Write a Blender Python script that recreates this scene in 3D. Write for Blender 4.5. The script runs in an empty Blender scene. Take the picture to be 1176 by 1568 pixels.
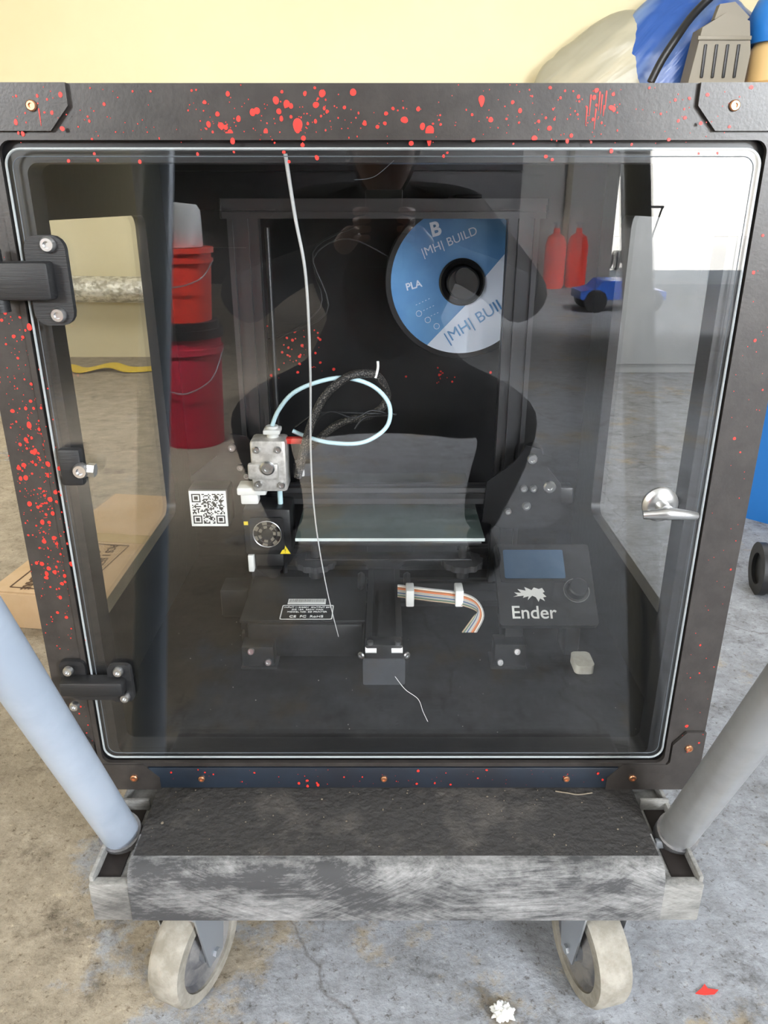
import bpy, bmesh, math, random
from mathutils import Vector, Matrix, noise
random.seed(7)
R=random.random
def U(a,b): return a+(b-a)*random.random()
scene=bpy.context.scene
COL=scene.collection

# ------------------------------------------------------------ materials
def nt(mat):
    mat.use_nodes=True
    return mat.node_tree.nodes, mat.node_tree.links
def M(name,col,rough=.5,metal=0.,col2=None,nscale=20.,lo=.4,hi=.6,bump=0.,bscale=60.,stretch=(1,1,1),detail=6.,spec=None,rot=(0,0,0)):
    m=bpy.data.materials.new(name); n,l=nt(m); b=n['Principled BSDF']
    b.inputs['Base Color'].default_value=(*col,1); b.inputs['Roughness'].default_value=rough; b.inputs['Metallic'].default_value=metal
    if spec is not None: b.inputs['Specular IOR Level'].default_value=spec
    tc=n.new('ShaderNodeTexCoord'); mp=n.new('ShaderNodeMapping'); l.new(tc.outputs['Object'],mp.inputs[0]); mp.inputs['Scale'].default_value=stretch; mp.inputs['Rotation'].default_value=rot
    if col2:
        nz=n.new('ShaderNodeTexNoise'); nz.inputs['Scale'].default_value=nscale; nz.inputs['Detail'].default_value=detail; nz.inputs['Roughness'].default_value=.65
        l.new(mp.outputs[0],nz.inputs[0]); cr=n.new('ShaderNodeValToRGB'); l.new(nz.outputs[0],cr.inputs[0])
        cr.color_ramp.elements[0].position=lo; cr.color_ramp.elements[1].position=hi
        cr.color_ramp.elements[0].color=(*col,1); cr.color_ramp.elements[1].color=(*col2,1); l.new(cr.outputs[0],b.inputs['Base Color'])
    if bump:
        nz=n.new('ShaderNodeTexNoise'); nz.inputs['Scale'].default_value=bscale; nz.inputs['Detail'].default_value=5; l.new(mp.outputs[0],nz.inputs[0])
        bp=n.new('ShaderNodeBump'); bp.inputs['Strength'].default_value=bump; bp.inputs['Distance'].default_value=.01; l.new(nz.outputs[0],bp.inputs['Height']); l.new(bp.outputs[0],b.inputs['Normal'])
    return m
def glassmat(name,fac,tint=(1,1,1),rough=.0,edge=.5):
    m=bpy.data.materials.new(name); n,l=nt(m); n.remove(n['Principled BSDF']); out=n['Material Output']
    t=n.new('ShaderNodeBsdfTransparent'); t.inputs[0].default_value=(*tint,1)
    g=n.new('ShaderNodeBsdfGlossy'); g.inputs['Roughness'].default_value=rough; g.inputs[0].default_value=(1,1,1,1)
    lw=n.new('ShaderNodeLayerWeight'); lw.inputs[0].default_value=.15
    mr=n.new('ShaderNodeMapRange'); mr.inputs['To Min'].default_value=fac; mr.inputs['To Max'].default_value=edge; l.new(lw.outputs['Fresnel'],mr.inputs[0])
    mx=n.new('ShaderNodeMixShader'); l.new(mr.outputs[0],mx.inputs[0]); l.new(t.outputs[0],mx.inputs[1]); l.new(g.outputs[0],mx.inputs[2]); l.new(mx.outputs[0],out.inputs[0])
    return m
def noisenode(n,l,tc,s,d=8,r=.65,loc=(0,0,0),scale=(1,1,1),rot=(0,0,0),dist=0.):
    mp0=n.new('ShaderNodeMapping'); mp0.inputs['Location'].default_value=loc; mp0.inputs['Rotation'].default_value=rot; l.new(tc.outputs['Object'],mp0.inputs[0])
    mp=n.new('ShaderNodeMapping'); mp.inputs['Scale'].default_value=scale; l.new(mp0.outputs[0],mp.inputs[0])
    x=n.new('ShaderNodeTexNoise'); x.inputs['Scale'].default_value=s; x.inputs['Detail'].default_value=d; x.inputs['Roughness'].default_value=r; x.inputs['Distortion'].default_value=dist; l.new(mp.outputs[0],x.inputs[0]); return x.outputs[0]
def rampnode(n,l,src,a,bb,c0=(0,0,0,1),c1=(1,1,1,1)):
    c=n.new('ShaderNodeValToRGB'); c.color_ramp.elements[0].position=a; c.color_ramp.elements[1].position=bb; c.color_ramp.elements[0].color=c0; c.color_ramp.elements[1].color=c1; l.new(src,c.inputs[0]); return c.outputs[0]
def mixnode(n,l,f,a,c,mode='MIX'):
    x=n.new('ShaderNodeMix'); x.data_type='RGBA'; x.blend_type=mode
    if isinstance(f,float): x.inputs[0].default_value=f
    else: l.new(f,x.inputs[0])
    for s,i in ((a,6),(c,7)):
        if isinstance(s,tuple): x.inputs[i].default_value=(*s,1)
        else: l.new(s,x.inputs[i])
    return x.outputs[2]
def concrete(name,tan,gray):
    m=bpy.data.materials.new(name); n,l=nt(m); b=n['Principled BSDF']; b.inputs['Roughness'].default_value=.75
    tc=n.new('ShaderNodeTexCoord')
    nz=lambda s,d=8,r=.65,off=0: noisenode(n,l,tc,s,d,r,(off,off*.7,0))
    ramp=lambda *a: rampnode(n,l,*a)
    mix=lambda *a: mixnode(n,l,*a)
    sep=n.new('ShaderNodeSeparateXYZ'); l.new(tc.outputs['Object'],sep.inputs[0])
    mr=n.new('ShaderNodeMapRange'); mr.inputs[1].default_value=-.6; mr.inputs[2].default_value=-.1; mr.inputs[3].default_value=-.10; mr.inputs[4].default_value=.11; l.new(sep.outputs[0],mr.inputs[0])
    ad=n.new('ShaderNodeMath'); ad.operation='ADD'; l.new(nz(2.6,12,.75),ad.inputs[0]); l.new(mr.outputs[0],ad.inputs[1])
    mask=ramp(ad.outputs[0],.5,.56)
    c=mix(mask,tan,gray)
    c=mix(1.,c,ramp(nz(13,12,.85,3),.3,.68,(.40,.38,.35,1),(1.15,1.15,1.15,1)),'MULTIPLY')
    c=mix(1.,c,ramp(nz(5.5,11,.8,8.3),.54,.66,(1,1,1,1),(.36,.34,.32,1)),'MULTIPLY')
    c=mix(1.,c,ramp(nz(90,5,.75,5),.56,.66,(1,1,1,1),(.45,.41,.37,1)),'MULTIPLY')
    c=mix(1.,c,ramp(nz(60,5,.75,9),.60,.70,(1,1,1,1),(1.4,1.38,1.33,1)),'MULTIPLY')
    wob=n.new('ShaderNodeTexNoise'); wob.inputs['Scale'].default_value=4; wob.inputs['Detail'].default_value=8; l.new(tc.outputs['Object'],wob.inputs[0])
    wm=mix(.25,tc.outputs['Object'],wob.outputs[1])
    vo=n.new('ShaderNodeTexVoronoi'); vo.feature='DISTANCE_TO_EDGE'; vo.inputs['Scale'].default_value=1.1; l.new(wm,vo.inputs[0])
    c=mix(1.,c,ramp(vo.outputs[0],.0,.004,(.6,.57,.54,1),(1,1,1,1)),'MULTIPLY')
    l.new(c,b.inputs['Base Color'])
    bp=n.new('ShaderNodeBump'); bp.inputs['Strength'].default_value=.5; bp.inputs['Distance'].default_value=.01; l.new(nz(40,8),bp.inputs['Height']); l.new(bp.outputs[0],b.inputs['Normal'])
    return m
def scuffed(name,base,scr,amt,sc=1.):
    """black rubber worn by many fine brush-like scratches"""
    m=bpy.data.materials.new(name); n,l=nt(m); b=n['Principled BSDF']; b.inputs['Roughness'].default_value=.8
    tc=n.new('ShaderNodeTexCoord')
    s1=noisenode(n,l,tc,330*sc,6,.75,scale=(.06,.5,1),rot=(0,.5,0),dist=.4)
    s2=noisenode(n,l,tc,330*sc,6,.75,loc=(3,0,0),scale=(.06,.5,1),rot=(0,-.4,0),dist=.4)
    s3=noisenode(n,l,tc,300*sc,6,.75,loc=(5,0,0),scale=(.05,.5,1),rot=(0,.05,0),dist=.4)
    patch=noisenode(n,l,tc,7,10,.75,loc=(1,2,0),scale=(.7,1,1.5))
    p2=noisenode(n,l,tc,7,3,.6,loc=(7,2,3)); p3=noisenode(n,l,tc,7,3,.6,loc=(2,8,3))
    a=mixnode(n,l,rampnode(n,l,p2,.40,.60),s1,s2); a=mixnode(n,l,rampnode(n,l,p3,.42,.62),a,s3)
    ad=n.new('ShaderNodeMath'); ad.operation='MULTIPLY_ADD'; l.new(patch,ad.inputs[0]); ad.inputs[1].default_value=2.2; l.new(a,ad.inputs[2])
    ds=n.new('ShaderNodeMath'); ds.operation='MULTIPLY'; l.new(ad.outputs[0],ds.inputs[0]); ds.inputs[1].default_value=.333
    f=rampnode(n,l,ds.outputs[0],.44-amt,.68-amt)
    c=mixnode(n,l,f,base,scr); l.new(c,b.inputs['Base Color'])
    bp=n.new('ShaderNodeBump'); bp.inputs['Strength'].default_value=.2; bp.inputs['Distance'].default_value=.01; l.new(a,bp.inputs['Height']); l.new(bp.outputs[0],b.inputs['Normal'])
    return m
m_floor=concrete('concrete_floor',(.42,.365,.285),(.38,.40,.44))
m_drive=M('driveway_concrete',(.7,.69,.66),.9,col2=(.6,.6,.58),nscale=3)
m_wall=M('cream_paint',(.73,.645,.41),.7,col2=(.77,.69,.46),nscale=.7,lo=.35,hi=.65,bump=.05,bscale=30)
m_wallg=M('grey_paint',(.66,.66,.65),.7,bump=.05)
m_backing=M('charcoal_backing',(.02,.02,.024),.6)
m_ceil=M('ceiling_white',(.75,.74,.7),.8,col2=(.7,.7,.67),nscale=4)
m_frame=M('black_powder_coat',(.030,.026,.024),.36,col2=(.040,.035,.032),nscale=40,bump=.03,bscale=300)
m_panel=M('black_panel',(.006,.006,.007),.30,col2=(.011,.011,.012),nscale=12,bump=.03)
m_pfloor=M('dusty_black_board',(.006,.006,.007),.4,col2=(.030,.029,.030),nscale=8,lo=.52,hi=.92,detail=14,bump=.05,spec=.3)
m_red=M('red_paint',(.70,.03,.02),.45)
m_blk=M('black_plastic',(.013,.013,.014),.38)
m_blk2=M('black_printed_plastic',(.012,.012,.013),.5,bump=.12,bscale=300,stretch=(.1,.1,3))
m_alu=M('black_anodised',(.11,.11,.115),.34,metal=.8)
m_sil=M('steel',(.55,.55,.55),.28,metal=.95)
m_cop=M('copper_screw',(.55,.27,.15),.35,metal=.9)
m_recess_shade=M('recess_shade',(.015,.01,.008),.7)
m_white=M('white_plastic',(.85,.85,.82),.45)
m_off=M('offwhite_rubber',(.80,.78,.68),.7,col2=(.7,.66,.56),nscale=60)
m_dust=M('dust_crumb',(.25,.24,.22),.8)
m_grit=M('grit',(.20,.165,.12),.8)
m_edge_glint=M('acrylic_edge_glint',(.36,.39,.40),.25,spec=.8)
m_seal=M('acrylic_bevel',(.09,.105,.12),.3)
m_pane=glassmat('clear_acrylic_door',.046,(.98,.985,.99))
m_side=glassmat('clear_acrylic_side',.025,(.97,.97,.96))
m_bedglass=M('bed_glass',(.06,.085,.078),.06,spec=.9)
m_bowden=M('ptfe_tube',(.62,.85,.92),.3)
m_loom=M('braided_loom',(.010,.010,.010),.6,col2=(.26,.23,.2),nscale=500,lo=.52,hi=.64)
m_lcd=M('lcd_screen',(.05,.10,.17),.15,spec=.8)
m_ext=M('cast_silver',(.6,.57,.53),.35,metal=.4,col2=(.85,.82,.78),nscale=60)
m_yel=M('yellow_sticker',(.85,.65,.03),.5)
m_blue=M('label_blue',(.075,.23,.52),.4,col2=(.17,.41,.70),nscale=4,lo=.35,hi=.65)
m_lab=M('label_white',(.72,.80,.94),.4)
m_fil=M('black_filament',(.015,.015,.015),.3,bump=.5,bscale=200)
m_tube=M('grey_painted_tube',(.37,.43,.52),.36,metal=.1,col2=(.44,.50,.59),nscale=6,bump=.03)
m_tubeg=M('worn_metal_tube',(.40,.41,.42),.28,metal=.45,col2=(.31,.31,.31),nscale=7)
m_deck=M('black_rubber_deck',(.024,.022,.021),.75,col2=(.10,.088,.077),nscale=16,lo=.50,hi=.85,detail=14,bump=.5,bscale=110)
m_scuff=scuffed('scuffed_deck_edge',(.05,.05,.052),(.46,.455,.45),-.03)
m_scuff2=scuffed('scuffed_deck_side',(.10,.098,.095),(.42,.41,.385),.0)
m_tire=M('worn_caster_tread',(.25,.23,.19),.85,col2=(.36,.335,.29),nscale=30,bump=.3)
m_tired=M('caster_side',(.10,.10,.11),.7,col2=(.22,.21,.20),nscale=20)
m_zinc=M('zinc',(.5,.53,.57),.35,metal=.8)
m_card=M('cardboard',(.50,.345,.195),.8,col2=(.56,.40,.25),nscale=5)
m_ink=M('carton_print',(.10,.055,.03),.8)
m_tape=M('packing_tape',(.45,.32,.16),.25)
m_foil=M('foil_wrap',(.45,.43,.36),.35,metal=.5,col2=(.95,.93,.85),nscale=26,lo=.44,hi=.56,bump=1.,bscale=30)  # pale blotches put the foil's sparkle into the colour
m_ystrap=M('yellow_webbing',(.8,.58,.04),.7)
m_khaki=M('khaki_plastic',(.22,.195,.15),.55)
m_tan=M('tan_plastic',(.60,.40,.17),.5)
m_capb=M('blue_plastic',(.02,.17,.52),.4)
m_wood=M('plywood',(.45,.32,.18),.7,col2=(.38,.26,.14),nscale=5,stretch=(1,8,8))
m_bred=M('bucket_red',(.78,.05,.03),.4)
m_bred2=M('bucket_dark_red',(.46,.02,.05),.45)
m_cab=M('grey_cabinet_paint',(.42,.43,.45),.45,col2=(.37,.38,.40),nscale=3)
m_cloth=M('black_cloth',(.010,.010,.011),.95,spec=.1)
m_skin=M('skin',(.16,.09,.065),.6)
m_hair=M('hair',(.01,.008,.007),.7)
m_shoe=M('shoe_rubber',(.02,.02,.02),.7)
def tarpmat(name,a,b_,sc,rot):
    m=bpy.data.materials.new(name); n,l=nt(m); b=n['Principled BSDF']; b.inputs['Roughness'].default_value=.28
    tc=n.new('ShaderNodeTexCoord')
    s=noisenode(n,l,tc,sc,3,.5,scale=(1,1,.14),rot=rot,dist=.3)
    l.new(mixnode(n,l,rampnode(n,l,s,.44,.62),a,b_),b.inputs['Base Color'])
    s2=noisenode(n,l,tc,sc,3,.5,scale=(1,1,.2),rot=rot,dist=.6)
    bp=n.new('ShaderNodeBump'); bp.inputs['Strength'].default_value=.8; bp.inputs['Distance'].default_value=.03; l.new(s2,bp.inputs['Height']); l.new(bp.outputs[0],b.inputs['Normal'])
    return m
m_bblue=tarpmat('tarp_blue',(.03,.09,.32),(.16,.24,.42),6,(0,-.7,0))
m_bag=tarpmat('clear_plastic_bag',(.34,.32,.24),(.50,.46,.34),5,(0,-.9,0))

# ------------------------------------------------------------ mesh helpers
def empty(name,loc=(0,0,0)):
    e=bpy.data.objects.new(name,None); e.location=loc; e.empty_display_size=.1; COL.objects.link(e); return e
def fin(name,bm,mat,par=None,ang=.6,T=None):
    bmesh.ops.recalc_face_normals(bm,faces=bm.faces)
    me=bpy.data.meshes.new(name); bm.to_mesh(me); bm.free()
    if T is not None: me.transform(T)
    for p in me.polygons: p.use_smooth=True
    me.set_sharp_from_angle(angle=ang)
    me.materials.append(mat)
    ob=bpy.data.objects.new(name,me); COL.objects.link(ob)
    if par: ob.parent=par; ob.matrix_parent_inverse=Matrix.Translation(-Vector(par.location))
    return ob
def bx(name,x0,x1,y0,y1,z0,z1,mat,par=None,bev=0.,T=None,seg=2):
    bm=bmesh.new(); bmesh.ops.create_cube(bm,size=1.)
    for v in bm.verts: v.co=Vector(((x0+x1)/2+v.co.x*(x1-x0),(y0+y1)/2+v.co.y*(y1-y0),(z0+z1)/2+v.co.z*(z1-z0)))
    if bev: bmesh.ops.bevel(bm,geom=bm.edges[:],offset=bev,segments=seg,affect='EDGES',profile=.5)
    return fin(name,bm,mat,par,T=T)
def frame_of(ax):
    ax=Vector(ax).normalized(); a=Vector((0,0,1)) if abs(ax.z)<.9 else Vector((1,0,0))
    u=ax.cross(a).normalized(); w=ax.cross(u).normalized(); return u,w,ax
def lathe(name,prof,c,ax,mat,par=None,seg=40,closed=False,T=None,ang=.6):
    u,w,a=frame_of(ax); c=Vector(c); bm=bmesh.new(); rings=[]
    for r,h in prof:
        if r<1e-6: rings.append([bm.verts.new(c+a*h)])
        else: rings.append([bm.verts.new(c+a*h+u*(r*math.cos(2*math.pi*i/seg))+w*(r*math.sin(2*math.pi*i/seg))) for i in range(seg)])
    prs=list(zip(rings[:-1],rings[1:]))
    if closed: prs.append((rings[-1],rings[0]))
    for A,B in prs:
        if len(A)==1 and len(B)==1: continue
        for i in range(seg):
            j=(i+1)%seg
            if len(A)==1: bm.faces.new((A[0],B[i],B[j]))
            elif len(B)==1: bm.faces.new((A[i],A[j],B[0]))
            else: bm.faces.new((A[i],A[j],B[j],B[i]))
    return fin(name,bm,mat,par,T=T,ang=ang)
def cyl(name,p1,p2,r,mat,par=None,seg=24,r2=None,T=None,bev=0.):
    p1=Vector(p1);p2=Vector(p2);h=(p2-p1).length; r2=r if r2 is None else r2
    pr=[(0,0),(r,0),(r2,h),(0,h)] if not bev else [(0,0),(r-bev,0),(r,bev),(r2,h-bev),(r2-bev,h),(0,h)]
    return lathe(name,pr,p1,p2-p1,mat,par,seg,T=T)
def prism(name,pts,o,ux,uy,dep,mat,par=None,T=None):
    o=Vector(o);ux=Vector(ux);uy=Vector(uy);n=ux.cross(uy).normalized(); bm=bmesh.new()
    A=[bm.verts.new(o+ux*x+uy*y) for x,y in pts]; B=[bm.verts.new(o+ux*x+uy*y+n*dep) for x,y in pts]
    bm.faces.new(A[::-1]); bm.faces.new(B)
    for i in range(len(pts)):
        j=(i+1)%len(pts); bm.faces.new((A[i],A[j],B[j],B[i]))
    return fin(name,bm,mat,par,T=T)
def rrect(x0,x1,y0,y1,r,n=8):
    pts=[]
    for cx,cy,a0 in ((x1-r,y0+r,-90),(x1-r,y1-r,0),(x0+r,y1-r,90),(x0+r,y0+r,180)):
        for i in range(n+1):
            a=math.radians(a0+90*i/n); pts.append((cx+r*math.cos(a),cy+r*math.sin(a)))
    return pts
def ring(name,out,inn,o,ux,uy,dep,mat,par=None):
    o=Vector(o);ux=Vector(ux);uy=Vector(uy);n=ux.cross(uy).normalized(); bm=bmesh.new()
    V=lambda P,d:[bm.verts.new(o+ux*x+uy*y+n*d) for x,y in P]
    a,b,c,d=V(out,0),V(inn,0),V(out,dep),V(inn,dep); N=len(out)
    for i in range(N):
        j=(i+1)%N
        for q in ((a[i],a[j],b[j],b[i]),(c[i],c[j],d[j],d[i]),(a[i],a[j],c[j],c[i]),(b[i],b[j],d[j],d[i])): bm.faces.new(q)
    return fin(name,bm,mat,par)
def smooth_pts(pts,sub=6):
    P=[Vector(p) for p in pts]; out=[]
    for i in range(len(P)-1):
        p0=P[max(i-1,0)];p1=P[i];p2=P[i+1];p3=P[min(i+2,len(P)-1)]
        for k in range(sub):
            t=k/sub; out.append(.5*((2*p1)+(p2-p0)*t+(2*p0-5*p1+4*p2-p3)*t*t+(3*p1-p0-3*p2+p3)*t**3))
    out.append(P[-1]); return out
def tube(name,pts,r,mat,par=None,seg=12,sub=6,closed=False,T=None):
    P=smooth_pts(pts,sub) if sub>1 else [Vector(p) for p in pts]
    bm=bmesh.new(); rings=[]; up=None
    for i,p in enumerate(P):
        if closed: t=(P[(i+1)%len(P)]-P[i-1]).normalized()
        else: t=(P[min(i+1,len(P)-1)]-P[max(i-1,0)]).normalized()
        if up is None: up=frame_of(t)[0]
        up=(up-t*up.dot(t)).normalized(); w=t.cross(up)
        rr=r if not callable(r) else r(i/(len(P)-1))
        rings.append([bm.verts.new(p+up*(rr*math.cos(2*math.pi*k/seg))+w*(rr*math.sin(2*math.pi*k/seg))) for k in range(seg)])
    rg=list(zip(rings[:-1],rings[1:]))
    if closed: rg.append((rings[-1],rings[0]))
    for A,B in rg:
        for k in range(seg): bm.faces.new((A[k],A[(k+1)%seg],B[(k+1)%seg],B[k]))
    if not closed: bm.faces.new(rings[0]); bm.faces.new(rings[-1])
    return fin(name,bm,mat,par,ang=.9,T=T)
def ribbon(name,pts,wid,th,mat,par=None,sub=8):
    P=smooth_pts(pts,sub); bm=bmesh.new(); wid=Vector(wid); prev=None
    for i,p in enumerate(P):
        t=(P[min(i+1,len(P)-1)]-P[max(i-1,0)]).normalized(); n=t.cross(wid).normalized()*th
        q=[bm.verts.new(p+wid*.5+n*.5),bm.verts.new(p-wid*.5+n*.5),bm.verts.new(p-wid*.5-n*.5),bm.verts.new(p+wid*.5-n*.5)]
        if prev:
            for k in range(4): bm.faces.new((prev[k],prev[(k+1)%4],q[(k+1)%4],q[k]))
        else: bm.faces.new(q)
        prev=q
    bm.faces.new(prev); return fin(name,bm,mat,par)
def slotprof(nx,ny,u):
    W=nx*u/2;H=ny*u/2;s=.17*u;d=.24*u; pts=[]
    pts.append((-W,-H))
    for i in range(nx):
        c=-W+u*(i+.5); pts+=[(c-s,-H),(c-s,-H+d),(c+s,-H+d),(c+s,-H)]
    pts.append((W,-H))
    for i in range(ny):
        c=-H+u*(i+.5); pts+=[(W,c-s),(W-d,c-s),(W-d,c+s),(W,c+s)]
    pts.append((W,H))
    for i in range(nx):
        c=W-u*(i+.5); pts+=[(c+s,H),(c+s,H-d),(c-s,H-d),(c-s,H)]
    pts.append((-W,H))
    for i in range(ny):
        c=H-u*(i+.5); pts+=[(-W,c+s),(-W+d,c+s),(-W+d,c-s),(-W,c-s)]
    return pts
def extr(name,p,axis,L,nx,ny,par,u=.025,mat=None):
    ux,uy={'X':((0,1,0),(0,0,1)),'Y':((0,0,1),(1,0,0)),'Z':((1,0,0),(0,1,0))}[axis]
    return prism(name,slotprof(nx,ny,u),p,ux,uy,L,mat or m_alu,par)
def text(name,s,loc,rx,rz,size,mat,par=None,M3=None,bold=0.,al='CENTER'):
    c=bpy.data.curves.new(name,'FONT'); c.body=s; c.size=size; c.extrude=.0003; c.offset=bold; c.align_x=al; c.align_y='CENTER'
    o=bpy.data.objects.new(name,c); COL.objects.link(o)
    mw=Matrix.Translation(loc)@(M3.to_4x4() if M3 is not None else (Matrix.Rotation(rx,4,'X')@Matrix.Rotation(rz,4,'Z')))
    bpy.context.view_layer.update(); dg=bpy.context.evaluated_depsgraph_get()
    me=bpy.data.meshes.new_from_object(o.evaluated_get(dg)); me.name=name; bpy.data.objects.remove(o); me.transform(mw)
    me.materials.clear(); me.materials.append(mat); ob=bpy.data.objects.new(name,me); COL.objects.link(ob)
    if par: ob.parent=par; ob.matrix_parent_inverse=Matrix.Translation(-Vector(par.location))
    return ob
def bolt(name,p,ax,r,mat,par,h=.004):
    a=Vector(ax).normalized()
    lathe(name,[(0,0),(r,0),(r,h*.6),(r*.8,h),(r*.45,h),(r*.4,h*.5),(0,h*.5)],p,a,mat,par,seg=16)

# ------------------------------------------------------------ room
bx('floor',-3.4,6.2,-9.0,5.6,-.1,0,m_floor)
bx('driveway_slab',-6,14,-26,-9.0,-.12,-.01,m_drive)
bx('wall_back',-3.4,6.2,5.5,5.6,0,2.8,m_wall)
bx('wall_left',-3.4,-3.2,-9,5.5,0,2.8,m_wall)
bx('wall_right',6.0,6.2,-9,5.5,0,2.8,m_wallg)
wf=empty('wall_front',(0,-9,0))
bx('wall_section_a',-3.2,3.0,-9.1,-9.0,0,2.8,m_wallg,wf)
bx('wall_section_b',5.6,6.0,-9.1,-9.0,0,2.8,m_wallg,wf)
bx('wall_lintel',3.0,5.6,-9.1,-9.0,2.3,2.8,m_wallg,wf)
d1=empty('dark_backing',(-.6,-8.97,0))  # added dark panels, keep the pane's reflection dark beside the opening
for i in range(5): bx('backing_panel_%d'%i,-3.0,1.75,-8.99,-8.95,.01+i*.46,.46+i*.46,m_backing,d1,.01)
bx('ceiling',-3.4,6.2,-9.1,5.6,2.8,2.9,m_ceil)
bx('added_neighbour_wall',-6,16,-25,-24,0,7,M('bright_white_wall',(.85,.84,.8),.9))  # added neighbour building, white face brightens the opening mirrored in the pane
cyl('drain_pipe',(2.35,-8.93,0),(2.35,-8.93,2.75),.04,m_khaki)

# ------------------------------------------------------------ platform cart
cart=empty('platform_cart',(0,1.1,0))
bx('deck_base',-.362,.392,.703,1.62,.197,.250,m_scuff2,cart,.006)
prism('deck_edge_front',[(.76,.196),(.702,.196),(.698,.199),(.6985,.25),(.702,.266),(.708,.274),(.716,.2778),(.76,.2778)],(-.313,0,0),(0,1,0),(0,0,1),.656,m_scuff,cart)
bx('deck_pad',-.3135,.3435,.722,1.60,.250,.2780,m_deck,cart,.003)
bx('deck_lip',-.362,.392,.700,.714,.196,.256,m_scuff2,cart,.003)
for s,x0,x1 in (('l',-.362,-.322),('r',.352,.392)):
    bx('side_rail_'+s,x0 if s=='l' else x1-.006,x0+.006 if s=='l' else x1,.705,1.62,.245,.264,m_scuff2,cart,.002)
    bx('pocket_back_'+s,x0,x1,.83,.836,.245,.268,m_scuff2,cart,.002)
    bx('pocket_shade_'+s,x0+.006,x1-.006,.714,.83,.249,.2515,m_recess_shade,cart)  # flat dark plate paints the shade down in the pocket
    bx('gusset_'+s,x0,x1,.762,.770,.246,.262,m_zinc,cart,.002)
bm=bmesh.new()
for i in range(90):
    s=U(.0004,.0010)*(1 if R()<.93 else 1.6); bmesh.ops.create_icosphere(bm,subdivisions=1,radius=s,matrix=Matrix.Translation((U(-.30,.33),U(.725,.84),.2782+s*.4))@Matrix.Diagonal((U(.7,1.6),U(.7,1.6),.7,1)))
fin('deck_grit',bm,m_grit,cart)
tube('straw_bit',[(.235,.835,.2795),(.25,.830,.281),(.265,.828,.280),(.285,.832,.2795)],.0009,m_grit,cart,6)
dirv=Vector((0,-math.cos(math.radians(65)),math.sin(math.radians(65))))
bL=Vector((-.344,.782,.25)); bR=Vector((.383,.782,.25))
Lh=.98
tube('handle_tube_a',[bL,bL+dirv*.5,bL+dirv*Lh],.0235,m_tube,cart,seg=24,sub=1)
tube('handle_tube_b',[bR,bR+dirv*.5,bR+dirv*Lh],.0235,m_tubeg,cart,seg=24,sub=1)
tL=bL+dirv*Lh; tR=bR+dirv*Lh
tube('handle_crossbar',[tL,tL+dirv*.04+Vector((.012,0,0)),tL+dirv*.06+Vector((.05,0,0)),tR+dirv*.06-Vector((.05,0,0)),tR+dirv*.04-Vector((.012,0,0)),tR],.0235,m_tube,cart,seg=24,sub=6)
for n_,b_ in (('a',bL),('b',bR)):
    cyl('handle_collar_'+n_,b_+dirv*.0,b_+dirv*.022,.027,m_tired,cart)
def caster(tag,x,y,rot):
    T=Matrix.Translation((x,y,0))@Matrix.Rotation(rot,4,'Z')
    c=(0,0,.076)
    lathe('tread_'+tag,[(.056,-.023),(.072,-.023),(.076,-.017),(.076,.017),(.072,.023),(.056,.023)],c,(1,0,0),m_tire,cart,48,closed=True,T=T)
    lathe('wheel_core_'+tag,[(0,-.014),(.02,-.02),(.03,-.012),(.05,-.012),(.057,-.02),(.057,.02),(.05,.012),(.03,.012),(.02,.02),(0,.014)],c,(1,0,0),m_tired,cart,40,T=T)
    cyl('axle_'+tag,(-.038,0,.076),(.038,0,.076),.007,m_zinc,cart,T=T,seg=6)
    cyl('hub_'+tag,(-.027,0,.076),(.027,0,.076),.017,m_zinc,cart,T=T)
    for s in (-1,1):
        prism('fork_%s_%d'%(tag,s+1),[(-.016,.064),(.016,.064),(.034,.17),(.03,.178),(-.03,.178),(-.034,.17)],(s*.031,0,0),(0,1,0),(0,0,1),.003*s,m_zinc,cart,T=T)
    bx('fork_top_'+tag,-.035,.035,-.034,.034,.172,.18,m_zinc,cart,.002,T=T)
    cyl('swivel_'+tag,(0,0,.18),(0,0,.19),.032,m_zinc,cart,T=T)
    bx('mount_plate_'+tag,-.045,.045,-.05,.05,.19,.197,m_zinc,cart,.001,T=T)
caster('fl',-.262,.765,math.radians(-22)); caster('fr',.285,.765,math.radians(14)); caster('rl',-.27,1.5,.3); caster('rr',.3,1.5,-.2)

# ------------------------------------------------------------ enclosure
enc=empty('printer_enclosure',(0,1.2,.277))
X0,X1,Z0,Z1,YF,YB=-.432,.430,.278,1.136,.845,1.60
fo=rrect(X0,X1,Z0,Z1,.006)
F=lambda n,o,i,y,d,m: ring(n,o,i,(0,y+d,0),(1,0,0),(0,0,1),d,m,enc)
F('front_frame',fo,rrect(-.386,.384,.318,1.090,.012),YF,.045,m_frame)
F('front_lip',rrect(-.40,.40,.30,1.11,.006),rrect(-.362,.360,.328,1.066,.012),YF+.008,.036,m_blk)
F('front_frame_ridge',rrect(-.388,.386,.316,1.092,.012),rrect(-.382,.380,.322,1.086,.012),YF-.003,.006,m_frame)
F('back_frame',fo,rrect(-.39,.388,.318,1.09,.01),YB-.04,.04,m_frame)
bx('top_panel',X0,X1,YF+.045,YB-.04,1.118,Z1-.001,m_panel,enc)
bx('base_panel',X0,X1,YF+.045,YB-.04,Z0,.300,m_pfloor,enc)
bx('back_panel',-.42,.42,YB-.048,YB-.04,.300,1.118,m_panel,enc)
bx('bottom_trim',X0+.004,X1-.004,YF-.004,YF,Z0+.002,.314,M('blueish_black_rail',(.016,.018,.024),.35,col2=(.017,.025,.038),nscale=3),enc,.001)
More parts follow.
